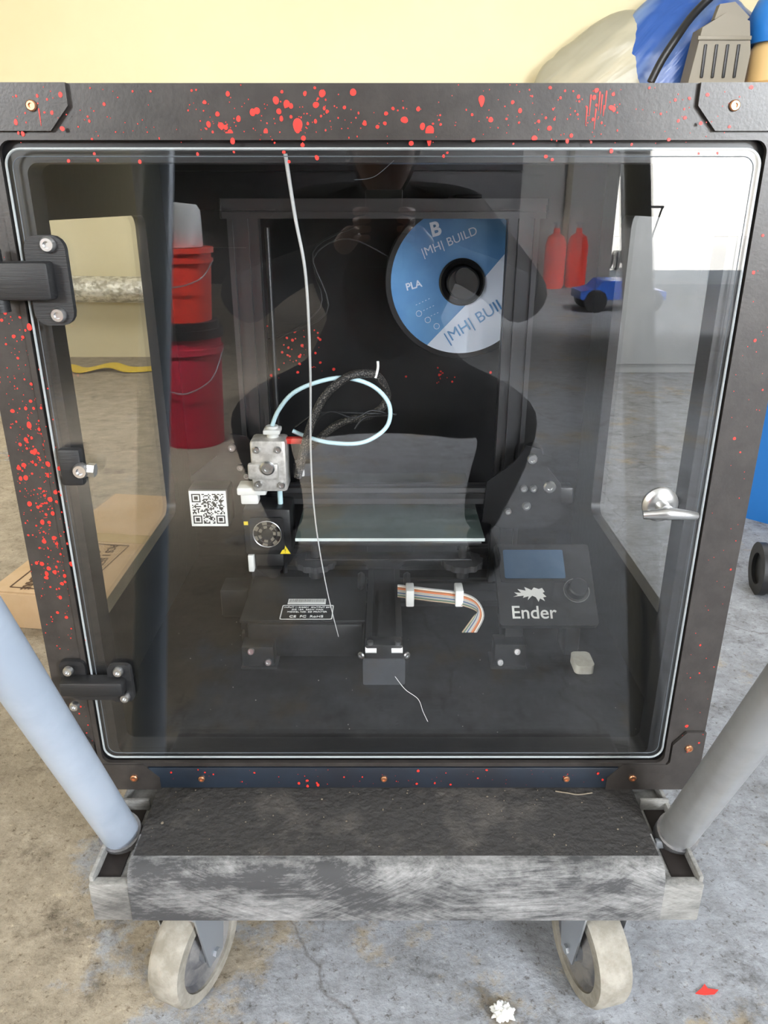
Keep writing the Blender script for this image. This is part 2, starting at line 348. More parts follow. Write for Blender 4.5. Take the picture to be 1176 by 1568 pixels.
for s,x in (('l',X0),('r',X1-.018)):
    ring('side_panel_'+s,rrect(YF+.045,YB-.04,.299,1.118,.004),rrect(.92,1.425,.455,1.008,.022),(x,0,0),(0,1,0),(0,0,1),.018,m_panel,enc)
    prism('side_window_'+s,rrect(.905,1.44,.44,1.023,.02),(x+.007,0,0),(0,1,0),(0,0,1),.004,m_side,enc)
door_out=rrect(-.376,.374,.334,1.078,.016)
prism('door_pane',door_out,(0,.842,0),(1,0,0),(0,0,1),.005,m_pane,enc)
tube('door_edge_glint',[(x,.8395,z) for x,z in door_out],.0014,m_edge_glint,enc,seg=8,sub=1,closed=True)  # pale tube paints the light caught along the pane's edge
tube('door_bevel_line',[(x,.8370,z) for x,z in rrect(-.369,.367,.343,1.071,.012)],.0005,m_seal,enc,seg=6,sub=1,closed=True)
def lb(tag,cx,cz,sx,sz):
    P=[(0,0),(.125,0),(.125,.020),(.105,.042),(.046,.042),(.042,.046),(.042,.075),(.026,.095),(0,.095)]
    P=[(cx+sx*x,cz+sz*z) for x,z in P]
    if sx*sz<0: P=P[::-1]
    prism('corner_bracket_'+tag,P,(0,YF-.001,0),(1,0,0),(0,0,1),.004,m_frame,enc)
    for dx,dz in ((.09,.02),(.02,.07)):
        bolt('copper_screw_%s_%d'%(tag,int(dx*100)),(cx+sx*dx,YF-.005,cz+sz*dz),(0,-1,0),.0052,m_cop,enc,.003)
lb('tl',X0,Z1,1,-1); lb('tr',X1,Z1,-1,-1); lb('bl',X0,Z0,1,1); lb('br',X1,Z0,-1,1)
for i,x in enumerate((-.25,0.0,.25)): bolt('copper_screw_%d'%i,(x,YF-.004,.296),(0,-1,0),.0045,m_cop,enc,.003)
def hinge(tag,x,z):
    prism('hinge_plate_'+tag,rrect(x-.006,x+.036,z-.045,z+.045,.014,4),(0,.837,0),(1,0,0),(0,0,1),.008,m_blk2,enc)
    bx('hinge_block_'+tag,x-.055,x+.022,.812,.838,z-.018,z+.020,m_blk2,enc,.004)
    cyl('hinge_pin_'+tag,(x-.036,.822,z-.03),(x-.036,.822,z+.032),.009,m_blk2,enc)
    for dz in (-.034,.036): bolt('hinge_bolt_%s_%d'%(tag,int(dz*1000)),(x+.02,.829,z+dz),(0,-1,0),.008,m_sil,enc,.006)
hinge('top',-.362,.953)
prism('hinge_plate_low',rrect(-.415,-.382,.435,.487,.008,4),(0,.843,0),(1,0,0),(0,0,1),.007,m_blk2,enc)
prism('hinge_plate_low_door',rrect(-.352,-.322,.430,.485,.008,4),(0,.837,0),(1,0,0),(0,0,1),.007,m_blk2,enc)
bx('hinge_block_low',-.41,-.33,.815,.838,.447,.468,m_blk2,enc,.004)
prism('hinge_web_low',[(-.41,.447),(-.33,.447),(-.35,.437),(-.39,.437)],(0,.836,0),(1,0,0),(0,0,1),.012,m_blk2,enc)
for i,(x,z) in enumerate(((-.40,.478),(-.337,.477),(-.333,.438),(-.40,.425))): bolt('hinge_low_bolt_%d'%i,(x,.83,z),(0,-1,0),.0065,m_sil,enc,.006)
bx('door_catch',-.368,-.342,.825,.838,.728,.772,m_blk2,enc,.004)
bolt('catch_bolt',(-.342,.825,.748),(0,-1,0),.009,m_sil,enc,.008); lathe('catch_hex',[(0,0),(.008,0),(.008,.008),(0,.008)],(-.335,.826,.748),(1,0,-.1),m_sil,enc,6)
lathe('latch_base',[(0,0),(.021,0),(.021,.003),(.017,.007),(.012,.008),(0,.008)],(.322,.837,.702),(0,-1,0),m_sil,enc)
cyl('latch_stem',(.322,.83,.702),(.322,.812,.702),.008,m_sil,enc)
tube('latch_lever',[(.296,.813,.698),(.312,.81,.700),(.325,.809,.701),(.345,.81,.699),(.357,.812,.697)],lambda t:.0075-.006*abs(t-.45),m_sil,enc)
bm=bmesh.new()
def blob(bm,o,ux,uy,r,asp=1.,drip=0):
    n=14; o=Vector(o);ux=Vector(ux);uy=Vector(uy); ph=U(0,6); q=U(.02,.1)
    A=[];B=[]; nn=ux.cross(uy)*(.0001+.0001*R())
    for k in range(n):
        a=2*math.pi*k/n; rr=r*(1+q*math.sin(2*a+ph)+q*.6*math.sin(3*a+ph*2))
        x=rr*math.cos(a); y=rr*asp*math.sin(a)
        if drip and y<0: y-=drip*(1-abs(math.cos(a)))
        A.append(bm.verts.new(o+ux*x+uy*y)); B.append(bm.verts.new(o+(ux*x+uy*y)*.93+nn))
    bm.faces.new(B)
    for k in range(n): bm.faces.new((A[k],A[(k+1)%n],B[(k+1)%n],B[k]))
def onfront(x,z):
    if -.388<x<.386 and .316<z<1.092: 
        return .8366 if (-.376<x<.374 and .334<z<1.078) else .8415
    cor=min(abs(x-X0),abs(x-X1))<.126 and min(abs(z-Z0),abs(z-Z1))<.096
    if z<.314: return YF-.0052
    return YF-.0052 if cor else YF-.0003
def sp(x,z,r,drip=0):
    z=min(z,Z1-r*1.6-.001); blob(bm,(x,onfront(x,z),z),(1,0,0),(0,0,1),r,U(.85,1.35),drip)
rs=lambda: .0004+.0023*R()**4
for i in range(210): sp(U(-.36,.36),U(1.082,1.132),rs())
for i in range(90): sp(random.gauss(-.1,.06),random.gauss(1.106,.012),rs()*1.25)
for i in range(50): sp(random.gauss(.17,.05),random.gauss(1.112,.012),rs()*1.1)
for i in range(8): sp(random.choice((-.338,-.330,.2,.208,.215))+U(-.003,.003),U(1.112,1.13),.0008,U(.008,.022))
sp(.045,1.094,.0042,.010); sp(-.085,1.10,.0046,.003); sp(.02,1.104,.0034); sp(-.06,1.127,.0032); sp(.095,1.122,.003,.004); sp(-.095,1.118,.003); sp(-.03,1.128,.003)
for i in range(300): sp(random.gauss(-.404,.012) if R()<.85 else U(-.428,-.37),random.gauss(.72,.085),rs()*1.15)
for i in range(120): sp(U(-.428,-.39),U(.34,1.05),rs()*.8)
for i in range(70): sp(U(.388,.426),U(.34,1.05),rs()*.9)
for i in range(70): sp(U(-.3,.3),U(.284,.312),rs()*.8)
for i in range(16): sp(U(-.33,.33),1.070+U(-.004,.006),U(.0008,.0022))
for i in range(45):
    blob(bm,(random.gauss(-.175,.035),YB-.0484,random.gauss(.74,.03)),(1,0,0),(0,0,1),.0008+.0024*R()**2)
for i in range(14):
    blob(bm,(random.gauss(.12,.03),YB-.0484,random.gauss(.70,.01)),(1,0,0),(0,0,1),.0008+.0024*R()**2)
fin('paint_splatter',bm,m_red,enc,ang=.05)
bm=bmesh.new()
for i in range(40):
    s=U(.0005,.0011); bmesh.ops.create_icosphere(bm,subdivisions=1,radius=s,matrix=Matrix.Translation((U(-.38,.38),U(.92,1.3),.3+s*.5)))
fin('base_dust',bm,m_dust,enc)

# ------------------------------------------------------------ printer
pr=empty('desktop_3d_printer',(0,1.3,.30))
prism('y_beam',slotprof(2,1,.030),(0,1.085,.357),(-1,0,0),(0,0,1),.43,m_alu,pr)
extr('cross_beam',(-.25,1.33,.325),'X',.50,1,2,pr)
extr('rear_beam',(-.25,1.49,.325),'X',.50,1,2,pr)
extr('side_beam_a',(-.235,1.16,.325),'Y',.32,2,1,pr); extr('side_beam_b',(.235,1.20,.325),'Y',.28,2,1,pr)
bx('electronics_case',-.232,-.036,1.135,1.30,.302,.366,m_blk,pr,.004)
bx('electronics_case_lid',-.245,-.032,1.14,1.305,.366,.371,m_blk,pr,.001)
bx('case_label',-.178,-.088,1.142,1.192,.3712,.3718,m_blk,pr)
ring('case_label_border',rrect(-.178,-.088,1.142,1.192,.003,2),rrect(-.1762,-.0898,1.1438,1.1902,.003,2),(0,0,.3719),(1,0,0),(0,1,0),.0003,m_white,pr)
bx('barcode_sticker',-.17,-.103,1.197,1.215,.3712,.3720,m_white,pr)
bm=bmesh.new(); x=-.167
while x<-.107:
    w=U(.0003,.0008); vs=[bm.verts.new((a,b,.3722)) for a,b in ((x,1.203),(x+w,1.203),(x+w,1.213),(x,1.213))]; bm.faces.new(vs); x+=w+U(.0008,.0018)
fin('barcode_bars',bm,m_blk,pr)
for j,(s,y) in enumerate((('INPUT 115/230V  OUTPUT 24V',1.184),('DC 15A  350W MAX',1.176),('MODEL NO. 3D PRINTER',1.168),('CE  FC  RoHS',1.152))):
    text('case_text_%d'%j,s,(-.133,y,.3720),0,0,.0062 if j<3 else .010,m_white,pr)
bx('front_foot_a',-.238,-.185,1.105,1.14,.302,.340,m_blk,pr,.002); bx('foot_plate_a',-.24,-.18,1.10,1.15,.300,.304,m_blk,pr,.001)
for i,(x,y,z) in enumerate(((-.222,1.104,.333),(-.194,1.104,.312),(.222,1.104,.333),(.195,1.104,.312))): bolt('foot_bolt_%d'%i,(x,y,z),(0,-1,.35),.006,m_sil,pr,.005)
bx('front_foot_b',.185,.238,1.105,1.14,.302,.345,m_blk,pr,.002); bx('foot_plate_b',.18,.24,1.10,1.15,.300,.304,m_blk,pr,.001)
bx('tensioner_body',-.030,.030,1.06,1.09,.345,.372,m_blk,pr,.003)
for s in (-1,1):
    cyl('tensioner_roller_%d'%(s+1),(s*.030,1.064,.362),(s*.012,1.064,.362),.006,m_white,pr)
    bolt('tensioner_bolt_%d'%(s+1),(s*.036,1.066,.350),(s*.6,-1,0),.006,m_sil,pr)
    cyl('tensioner_screw_%d'%(s+1),(s*.022,1.064,.372),(s*.022,1.064,.377),.005,m_sil,pr)
m_plate=M('smoked_plastic',(.05,.053,.058),.25)
prism('front_plate',rrect(-.034,.034,.3005,.349,.003,3),(0,1.058,0),(1,0,0),(0,0,1),.003,m_plate,pr)
bx('bed_carriage',-.11,.13,1.23,1.43,.452,.457,m_blk,pr,.001)
prism('carriage_web',[(-.03,.40),(.03,.40),(.06,.452),(-.06,.452)],(0,1.40,0),(1,0,0),(0,0,1),.12,m_blk,pr)
for s in (-1,1):
    for y in (1.26,1.40): lathe('bed_roller_%d_%d'%(s,int(y*100)),[(0,-.006),(.013,-.006),(.017,0),(.013,.006),(0,.006)],(s*.042,y,.385),(1,0,0),m_blk,pr,20)
bx('bed_plate',-.143,.163,1.168,1.492,.497,.505,m_blk,pr,.002)
bx('bed_glass',-.147,.167,1.165,1.495,.507,.513,m_bedglass,pr,.001)
bx('bed_glass_edge',-.147,.167,1.1635,1.1652,.5075,.5125,M('bed_glass_edge',(.6,.66,.64),.25),pr)
for i,(x,y) in enumerate(((-.118,1.20),(.135,1.20),(-.118,1.46),(.135,1.46))):
    cyl('bed_spring_%d'%i,(x,y,.457),(x,y,.497),.007,m_blk,pr)
    seg=48; bm=bmesh.new(); A=[];B=[]
    for k in range(seg):
        a=2*math.pi*k/seg; r=.036 if k%4<2 else .0335
        A.append(bm.verts.new((x+r*math.cos(a),y+r*math.sin(a),.447))); B.append(bm.verts.new((x+r*math.cos(a),y+r*math.sin(a),.458)))
    bm.faces.new(A[::-1]); bm.faces.new(B)
    for k in range(seg): bm.faces.new((A[k],A[(k+1)%seg],B[(k+1)%seg],B[k]))
    fin('levelling_knob_%d'%i,bm,M('knob_black_%d'%i,(.03,.03,.032),.35),pr)
    cyl('knob_core_%d'%i,(x,y,.425),(x,y,.447),.012,m_blk,pr)
bx('bed_carriage_arms',-.135,.15,1.19,1.22,.4585,.462,m_blk,pr,.001); bx('bed_carriage_arms_b',-.135,.15,1.44,1.47,.4585,.462,m_blk,pr,.001); bx('bed_carriage_spine',-.03,.05,1.2,1.46,.457,.4595,m_blk,pr,.001)
for t,x in (('a',-.227),('b',.225)):
    extr('upright_'+t,(x,1.33,.352),'Z',.652,2,1,pr)
extr('top_beam',(-.259,1.33,1.019),'X',.518,1,1,pr,.030)
bx('top_cap_a',-.262,-.259,1.315,1.345,1.004,1.034,m_blk,pr,.001); bx('top_cap_b',.259,.262,1.315,1.345,1.004,1.034,m_blk,pr,.001)
cyl('lead_screw',(-.192,1.345,.36),(-.192,1.345,.99),.0045,m_alu,pr)
bx('z_motor',-.305,-.252,1.27,1.325,.302,.36,m_blk,pr,.004)
extr('x_beam',(-.24,1.288,.546),'X',.555,1,1,pr,.030)
bx('x_belt',-.23,.30,1.270,1.2725,.542,.552,m_blk,pr)
m_endp=M('black_plate',(.025,.025,.027),.3,metal=.4)
prism('x_end_plate_b',[(.175,.50),(.215,.485),(.295,.488),(.315,.51),(.31,.57),(.285,.60),(.27,.635),(.245,.64),(.225,.61),(.18,.575)],(0,1.271,0),(1,0,0),(0,0,1),.004,m_endp,pr)
for i,(x,z,r) in enumerate(((.256,.617,.009),(.29,.566,.011),(.262,.563,.0065),(.245,.563,.0065),(.252,.53,.008),(.22,.52,.006))): bolt('x_end_bolt_%d'%i,(x,1.267,z),(0,-1,0),r,m_sil,pr,.006)
lathe('z_wheel_b',[(0,-.006),(.016,-.006),(.02,0),(.016,.006),(0,.006)],(.262,1.30,.617),(0,1,0),m_blk,pr)
bx('tensioner_x',.30,.335,1.272,1.305,.53,.562,m_blk,pr,.004)
prism('x_end_plate_a',[(-.335,.50),(-.20,.50),(-.18,.56),(-.20,.60),(-.235,.655),(-.265,.66),(-.29,.62),(-.335,.585)],(0,1.276,0),(1,0,0),(0,0,1),.004,m_endp,pr)
for i,(x,z,r) in enumerate(((-.262,.636,.007),(-.25,.60,.006),(-.24,.585,.006))): bolt('x_plate_bolt_%d'%i,(x,1.272,z),(0,-1,0),r,m_sil,pr,.006)
bx('x_motor',-.334,-.266,1.225,1.272,.506,.577,m_blk,pr,.005)
bx('qr_sticker',-.332,-.269,1.2235,1.2252,.509,.574,m_white,pr,.0006)
bm=bmesh.new(); N=25; s=.055/N; ox=-.3280; oz=.5140
def fp(i,j):
    for a,b in ((0,0),(0,N-7),(N-7,0)):
        if a-1<=i<=a+7 and b-1<=j<=b+7:
            if not(a<=i<a+7 and b<=j<b+7): return 0
            ii,jj=i-a,j-b; return 1 if (ii in(0,6) or jj in(0,6) or (2<=ii<=4 and 2<=jj<=4)) else 0
    return None
for i in range(N):
    for j in range(N):
        f=fp(i,j); f=(R()<.5) if f is None else f
        if f: bm.faces.new([bm.verts.new((ox+(i+a)*s,1.2232,oz+(j+b)*s)) for a,b in ((0,0),(1,0),(1,1),(0,1))])
fin('qr_pattern',bm,m_blk,pr)
bx('extruder_body',-.222,-.162,1.215,1.262,.575,.665,m_ext,pr,.006)
bx('extruder_arm',-.226,-.175,1.205,1.217,.60,.628,m_ext,pr,.004)
for i,(x,z,r) in enumerate(((-.21,.65,.006),(-.175,.65,.006),(-.192,.622,.012),(-.21,.59,.006),(-.172,.588,.006))): bolt('extruder_bolt_%d'%i,(x,1.214 if i!=2 else 1.204,z),(0,-1,0),r,m_sil,pr,.005)
bx('extruder_plate',-.25,-.20,1.222,1.262,.566,.580,m_white,pr,.003); bx('extruder_block',-.245,-.215,1.226,1.25,.548,.568,m_white,pr,.003)
bx('red_lever',-.165,-.135,1.235,1.25,.653,.663,m_red,pr,.002)
cyl('tube_fitting',(-.186,1.24,.665),(-.186,1.24,.684),.010,m_white,pr); bx('fitting_clip',-.2,-.172,1.225,1.255,.672,.680,m_white,pr,.002)
cyl('lower_tube',(-.178,1.232,.575),(-.178,1.232,.548),.0045,m_bowden,pr)
bx('filament_sensor',-.155,-.125,1.24,1.262,.595,.618,m_blk,pr,.003); bx('wire_plug',-.150,-.135,1.232,1.24,.597,.607,m_white,pr,.001)
bx('hotend_shroud',-.240,-.158,1.205,1.27,.462,.548,m_blk,pr,.006)
ring('fan_bezel',rrect(-.228,-.170,.474,.534,.006),[( -.199+.025*math.cos(math.radians(-90+ i*10)),.504+.025*math.sin(math.radians(-90+i*10))) for i in range(36)],(0,1.205,0),(1,0,0),(0,0,1),.004,m_blk2,pr)
cyl('fan_well_shade',(-.199,1.2055,.504),(-.199,1.2049,.504),.025,m_recess_shade,pr)  # flat dark disc paints the shade inside the fan
for r in (.024,.0165,): 
    tube('fan_grille_%d'%int(r*1e4),[(-.199+r*math.cos(a*math.pi/12),1.2005,.504+r*math.sin(a*math.pi/12)) for a in range(24)],.0009,m_sil if r>.02 else m_blk2,pr,6,1,closed=True)
cyl('fan_hub',(-.199,1.199,.504),(-.199,1.205,.504),.010,m_blk,pr)
for k in range(7):
    a=2*math.pi*k/7; c,s_=math.cos(a),math.sin(a)
    prism('fan_blade_%d'%k,[(.009,-.002),(.023,-.005),(.023,.004),(.009,.003)],(-.199,1.2045,.504),(c,0,s_),(-s_,0,c),.002,m_khaki,pr)
prism('warning_sticker',[(-.009,0),(.009,0),(0,.016)],(-.170,1.2040,.466),(1,0,0),(0,0,1),.0006,m_yel,pr)
text('warning_mark','!',(-.170,1.2030,.4715),math.pi/2,0,.010,m_blk,pr)
bx('hot_block',-.225,-.175,1.215,1.245,.436,.460,m_blk2,pr,.003); bx('level_sensor_a',-.236,-.226,1.205,1.22,.43,.462,m_white,pr,.002)
cyl('nozzle',(-.21,1.23,.436),(-.21,1.23,.424),.006,m_yel,pr,r2=.002); bx('yellow_tab',-.238,-.231,1.203,1.205,.52,.526,m_yel,pr)
prism('duct',[(-.222,.436),(-.20,.418),(-.19,.418),(-.178,.436)],(0,1.225,0),(1,0,0),(0,0,1),.02,m_blk,pr)
tube('bowden_tube',[(-.186,1.24,.684),(-.174,1.24,.71),(-.1475,1.235,.7405),(-.105,1.23,.760),(-.062,1.23,.766),(-.019,1.235,.752),(.0075,1.24,.722),(.0075,1.24,.688),(-.014,1.24,.665),(-.046,1.24,.653),(-.094,1.24,.655),(-.1315,1.245,.664),(-.153,1.25,.672)],.0036,m_bowden,pr)
tube('cable_loom',[(-.145,1.22,.60),(-.135,1.22,.64),(-.12,1.22,.69),(-.098,1.22,.735),(-.07,1.22,.762),(-.045,1.225,.773),(-.01,1.245,.765),(.005,1.28,.72),(-.02,1.29,.69),(-.08,1.30,.67),(-.14,1.30,.62)],.0068,m_loom,pr)
tube('thin_wire',[(-.15,1.25,.60),(-.12,1.23,.68),(-.09,1.23,.71),(-.05,1.23,.70),(-.02,1.24,.71),(.01,1.25,.70)],.0014,m_blk,pr)
tube('wire_b',[(-.15,1.26,.675),(-.11,1.26,.70),(-.04,1.26,.70),(.02,1.27,.695),(-.03,1.27,.69),(-.05,1.27,.67)],.0022,m_blk,pr)
tube('tube_end',[(-.014,1.235,.765),(-.010,1.235,.78),(-.010,1.235,.792)],.0022,m_white,pr)
tube('long_wire',[(-.23,1.345,.8),(-.1,1.36,.85),(-.12,1.36,.95),(-.05,1.36,.99)],.0015,m_blk,pr)
lu=Vector((1,0,0)); ld=Vector((0,.115,.095)).normalized(); ln=lu.cross(ld)
o=Vector((.193,1.115,.376)); Lw,Lhh=.165,.150
M3=Matrix((lu,ld,ln)).transposed()
def L(x,y,n=0): return o+lu*x+ld*y+ln*n
prism('lcd_housing',rrect(0,Lw,0,Lhh,.006,4),L(0,0,-.014),lu,ld,.014,m_blk,pr)
prism('lcd_bezel',rrect(.006,.128,.078,.144,.004,3),L(0,0,0),lu,ld,.002,m_endp,pr)
prism('lcd_glass',rrect(.014,.118,.084,.138,.003,3),L(0,0,.002),lu,ld,.0012,m_lcd,pr)
bx('lcd_bracket',.20,.34,1.15,1.19,.35,.40,m_blk,pr,.003); bx('lcd_leg',.205,.235,1.13,1.19,.302,.375,m_blk,pr,.002); bx('lcd_leg_b',.31,.335,1.14,1.19,.302,.375,m_blk,pr,.002)
text('lcd_brand_text','Ender',L(.058,.022,.0004),0,0,.032,m_white,pr,M3=M3,bold=.0003)
dr=[(-.030,.010),(-.022,.013),(-.028,.018),(-.016,.017),(-.022,.024),(-.008,.021),(-.010,.028),(.002,.022),(.006,.027),(.014,.024),(.020,.026),(.024,.019),(.020,.017),(.026,.010),(.020,.009),(.023,.002),(.015,.007),(.012,.001),(.008,.009),(.002,.012),(-.006,.004),(-.004,.011),(-.014,.008),(-.012,.012)]
prism('dragon_logo',[(x+.056,y+.041) for x,y in dr][::-1],L(0,0,0.0006),lu,ld,.0003,m_white,pr)
lathe('lcd_knob',[(0,0),(.021,0),(.021,.002),(.017,.003),(.0165,.018),(.014,.020),(0,.020)],L(.134,.062,0),ln,m_blk,pr)
tube('knob_ring',[L(.134+.0215*math.cos(a*math.pi/16),.062+.0215*math.sin(a*math.pi/16),.0018) for a in range(32)],.0007,m_sil,pr,6,1,closed=True)
cols=[(.35,.35,.35),(.8,.75,.65),(.4,.16,.06),(.7,.2,.06),(.45,.42,.38),(.5,.47,.42),(.08,.14,.25),(.45,.42,.38),(.1,.18,.12),(.45,.33,.22)]
for k,c in enumerate(cols):
    mt=M('ribbon_wire_%d'%k,c,.5); dz=k*.0022
    tube('ribbon_%d'%k,[(.024,1.205-dz*.3,.405-dz),(.08,1.19-dz*.3,.405-dz),(.13,1.18-dz*.3,.403-dz),(.158+dz*.1,1.165-dz*.2,.397-dz),(.170-dz*.9,1.15,.375-dz*.2),(.158-dz*1.2,1.145,.345)],.0013,mt,pr,6,5)
for i,x in enumerate((.045,.130)): bx('ribbon_connector_%d'%i,x-.007,x+.007,1.172,1.205,.379,.410,m_white,pr,.002)
sc=Vector((.136,1.40,.899))
cyl('spool_axle',sc+Vector((0,-.03,0)),sc+Vector((0,.12,0)),.028,m_blk,pr,bev=.003)
cyl('spool_axle_cap',sc+Vector((0,-.04,.012)),sc+Vector((0,-.03,.012)),.015,m_blk,pr)
bx('spool_arm',.115,.157,1.485,1.495,.88,1.036,m_blk,pr,.002); bx('spool_arm_top',.115,.157,1.33,1.495,1.034,1.040,m_blk,pr,.002)
tube('filament_strand',[(.025,1.42,.93),(-.06,1.40,.97),(-.12,1.38,.94),(-.11,1.36,.86),(-.2,1.35,.80)],.0012,m_blk,pr)

spl=empty('filament_spool',(.136,1.42,.899))
lathe('flange_front',[(.036,0),(.133,0),(.134,.002),(.133,.004),(.036,.004)],sc,(0,1,0),m_blk,spl,72,closed=True)
lathe('flange_back',[(.036,.060),(.133,.060),(.134,.062),(.133,.064),(.036,.064)],sc,(0,1,0),m_blk,spl,72,closed=True)
lathe('wound_filament',[(.036,.004),(.112,.004),(.114,.03),(.112,.060),(.036,.060)],sc,(0,1,0),m_fil,spl,64,closed=True)
arc=lambda r,a0,a1,n=60:[(r*math.cos(math.radians(a0+(a1-a0)*i/n)),r*math.sin(math.radians(a0+(a1-a0)*i/n))) for i in range(n+1)]
ring('label',arc(.124,0,360-360/72,71),arc(.039,0,360-360/72,71),sc+Vector((0,-.0002,0)),(1,0,0),(0,0,1),.0006,m_blue,spl)
seg_=arc(.124,-118,38,50)
prism('label_white_part',[(seg_[0][0],seg_[0][1])]+seg_[1:]+[(.030,-.004),(.012,-.036)],sc+Vector((0,-.0010,0)),(1,0,0),(0,0,1),.0004,m_lab,spl)
lathe('hub_ring',[(.030,0),(.040,0),(.040,.006),(.037,.008),(.030,.004)],sc+Vector((0,-.0005,0)),(0,-1,0),m_blk,spl,48,closed=True)
yl=1.3978
text('label_text_a','|MH| BUILD',(.112,yl,.965),math.pi/2,math.radians(22),.020,m_lab,spl)
text('label_logo','B',(.088,yl,.985),math.pi/2,math.radians(15),.032,m_lab,spl,bold=.001)
text('label_text_b','PLA',(.052,yl,.893),math.pi/2,math.radians(15),.017,m_lab,spl,bold=.0004)
text('label_text_c','|MH| BUILD',(.170,yl-.0006,.838),math.pi/2,math.radians(33),.028,m_blue,spl)
for i in range(3):
    text('label_line_%d'%i,'- - - - -',(.068+i*.008,yl,.866-.012*i),math.pi/2,math.radians(25),.010,m_lab,spl)
    tube('label_icon_%d'%i,[(.062+i*.016+.005*math.cos(a*math.pi/6),yl,.845-i*.011+.005*math.sin(a*math.pi/6)) for a in range(12)],.0006,m_lab,spl,5,1,closed=True)

prism('eraser_block',rrect(.318,.350,1.085,1.130,.008,4),(0,0,.3005),(1,0,0),(0,1,0),.016,m_off)
hs=empty('hanging_string',(-.09,.85,1.07))
tube('strand',[(-.099,.85,1.074),(-.0917,.85,1.015),(-.083,.85,.956),(-.0817,.85,.86),(-.0847,.85,.755),(-.082,.85,.673),(-.0713,.85,.585),(-.058,.85,.515)],lambda t:.0021-.0017*t,M('string_white',(.42,.42,.41),.6),hs)
tube('strand_b',[(.0145,.85,.455),(.028,.85,.435),(.045,.85,.42),(.052,.85,.40),(.0586,.85,.384)],.0003,m_white,hs)
tube('hair_strand',[(-.03,.85,1.05),(-.01,.85,1.053),(0.01,.85,1.068)],.0003,m_seal,hs)

# ------------------------------------------------------------ things around
cb=empty('cardboard_box',(-.74,2.05,0))
Tc=Matrix.Translation((-.76,2.08,0))@Matrix.Rotation(math.radians(-8),4,'Z')
bx('carton',-.21,.21,-.36,.36,0,.10,m_card,cb,.004,T=Tc)
bx('carton_flap_a',-.208,.208,.006,.355,.1,.104,m_card,cb,.001,T=Tc); bx('carton_flap_b',-.208,.208,-.355,-.006,.1,.104,m_card,cb,.001,T=Tc)
bx('carton_tape',-.208,.208,-.03,.03,.1042,.1048,m_tape,cb,T=Tc)
for i in range(5):
    tx=text('carton_print_%d'%i,('HANDLE WITH CARE','FRAGILE KEEP DRY','THIS SIDE UP','GROSS 8.6 KG','PCS 1 SET  NO. 0427')[i],(0,0,0),0,0,.032,m_ink,cb,bold=.0006)
    tx.data.transform(Tc@Matrix.Translation((-.14+i*.036,-.19,.1055))@Matrix.Rotation(math.radians(-82),4,'Z'))
ring('carton_print_frame',rrect(-.165,.03,-.335,-.045,.004,2),rrect(-.161,.026,-.331,-.049,.004,2),(0,0,.1045),(1,0,0),(0,1,0),.0006,m_ink,cb).data.transform(Tc)
dc=empty('insulated_duct',(-2.1,5.3,.5))
tube('foil_pipe',[(-3.1,5.32,.49),(-2.5,5.32,.49),(-2.0,5.32,.485),(-1.4,5.32,.48),(-.9,5.32,.48)],.085,m_foil,dc,seg=28,sub=6)
for i,x in enumerate((-2.9,-2.2,-1.5,-1.0)):
    bx('duct_bracket_%d'%i,x-.015,x+.015,5.32,5.498,.36,.40,m_zinc,dc); lathe('duct_clamp_%d'%i,[(.087,-.012),(.09,-.012),(.09,.012),(.087,.012)],(x,5.32,.487),(1,0,0),m_zinc,dc,28,closed=True)
ribbon('yellow_strap',[(-2.3,5.0,.012),(-2.1,5.08,.014),(-1.95,4.98,.012),(-1.8,5.06,.03),(-1.65,5.0,.012),(-1.45,5.07,.012)],(0,.14,0),.008,m_ystrap)
gc=empty('storage_cabinet',(2.0,5.2,0))
bx('cabinet_body',1.35,2.75,4.95,5.49,.0,1.28,m_cab,gc,.006)
for i in range(2):
    bx('cabinet_door_%d'%i,1.37+i*.69,2.04+i*.69,4.93,4.95,.06,1.24,m_cab,gc,.004); bx('cabinet_pull_%d'%i,1.99+i*.09,2.005+i*.09,4.915,4.93,.55,.72,m_zinc,gc,.003)
sh=empty('storage_shelf',(1.7,5.1,1.62))
bx('shelf_board',.7,2.7,4.78,5.498,1.60,1.63,m_wood,sh,.003)
for i,x in enumerate((.9,1.7,2.5)): prism('shelf_bracket_%d'%i,[(5.498,1.60),(4.95,1.60),(4.95,1.57),(5.44,1.32),(5.498,1.32)][::-1],(x,0,0),(0,1,0),(0,0,1),.03,m_khaki,sh)
def lump(name,c,s,mat,amp,sc_,par=None,seed=0.,flatz=None):
    bm=bmesh.new(); bmesh.ops.create_icosphere(bm,subdivisions=5,radius=1.)
    for v in bm.verts:
        n=v.co.normalized(); d=1+amp*noise.noise(n*sc_+Vector((seed,0,0)))+amp*.35*abs(noise.noise(n*sc_*2.7+Vector((0,seed,0))))
        p=Vector((n.x*s[0]*d,n.y*s[1]*d,n.z*s[2]*d)); p+=Vector(c)
        if flatz is not None and p.z<flatz: p.z=flatz
        v.co=p
    return fin(name,bm,mat,par,ang=1.5)
tb=empty('tarp_bundle',(1.5,5.25,1.63))
lump('plastic_sheet',(1.56,5.28,1.60),(.66,.19,.44),m_bag,.12,1.4,tb,1.3,1.631)
lump('blue_tarp',(1.80,5.24,1.62),(.52,.20,.55),m_bblue,.14,1.4,tb,4.1,1.631)
tube('black_hose',[(1.50,4.92,1.65),(1.55,4.92,1.76),(1.62,4.93,1.87),(1.70,4.99,1.97),(1.78,5.02,2.05),(1.86,5.02,2.12)],.022,m_blk,tb)
tcs=empty('tool_case',(1.83,4.9,1.63))
prism('case_body',[(1.68,1.631),(1.99,1.631),(2.0,1.78),(1.97,1.93),(1.84,1.97),(1.72,1.90)],(0,4.97,0),(1,0,0),(0,0,1),.14,m_khaki,tcs)
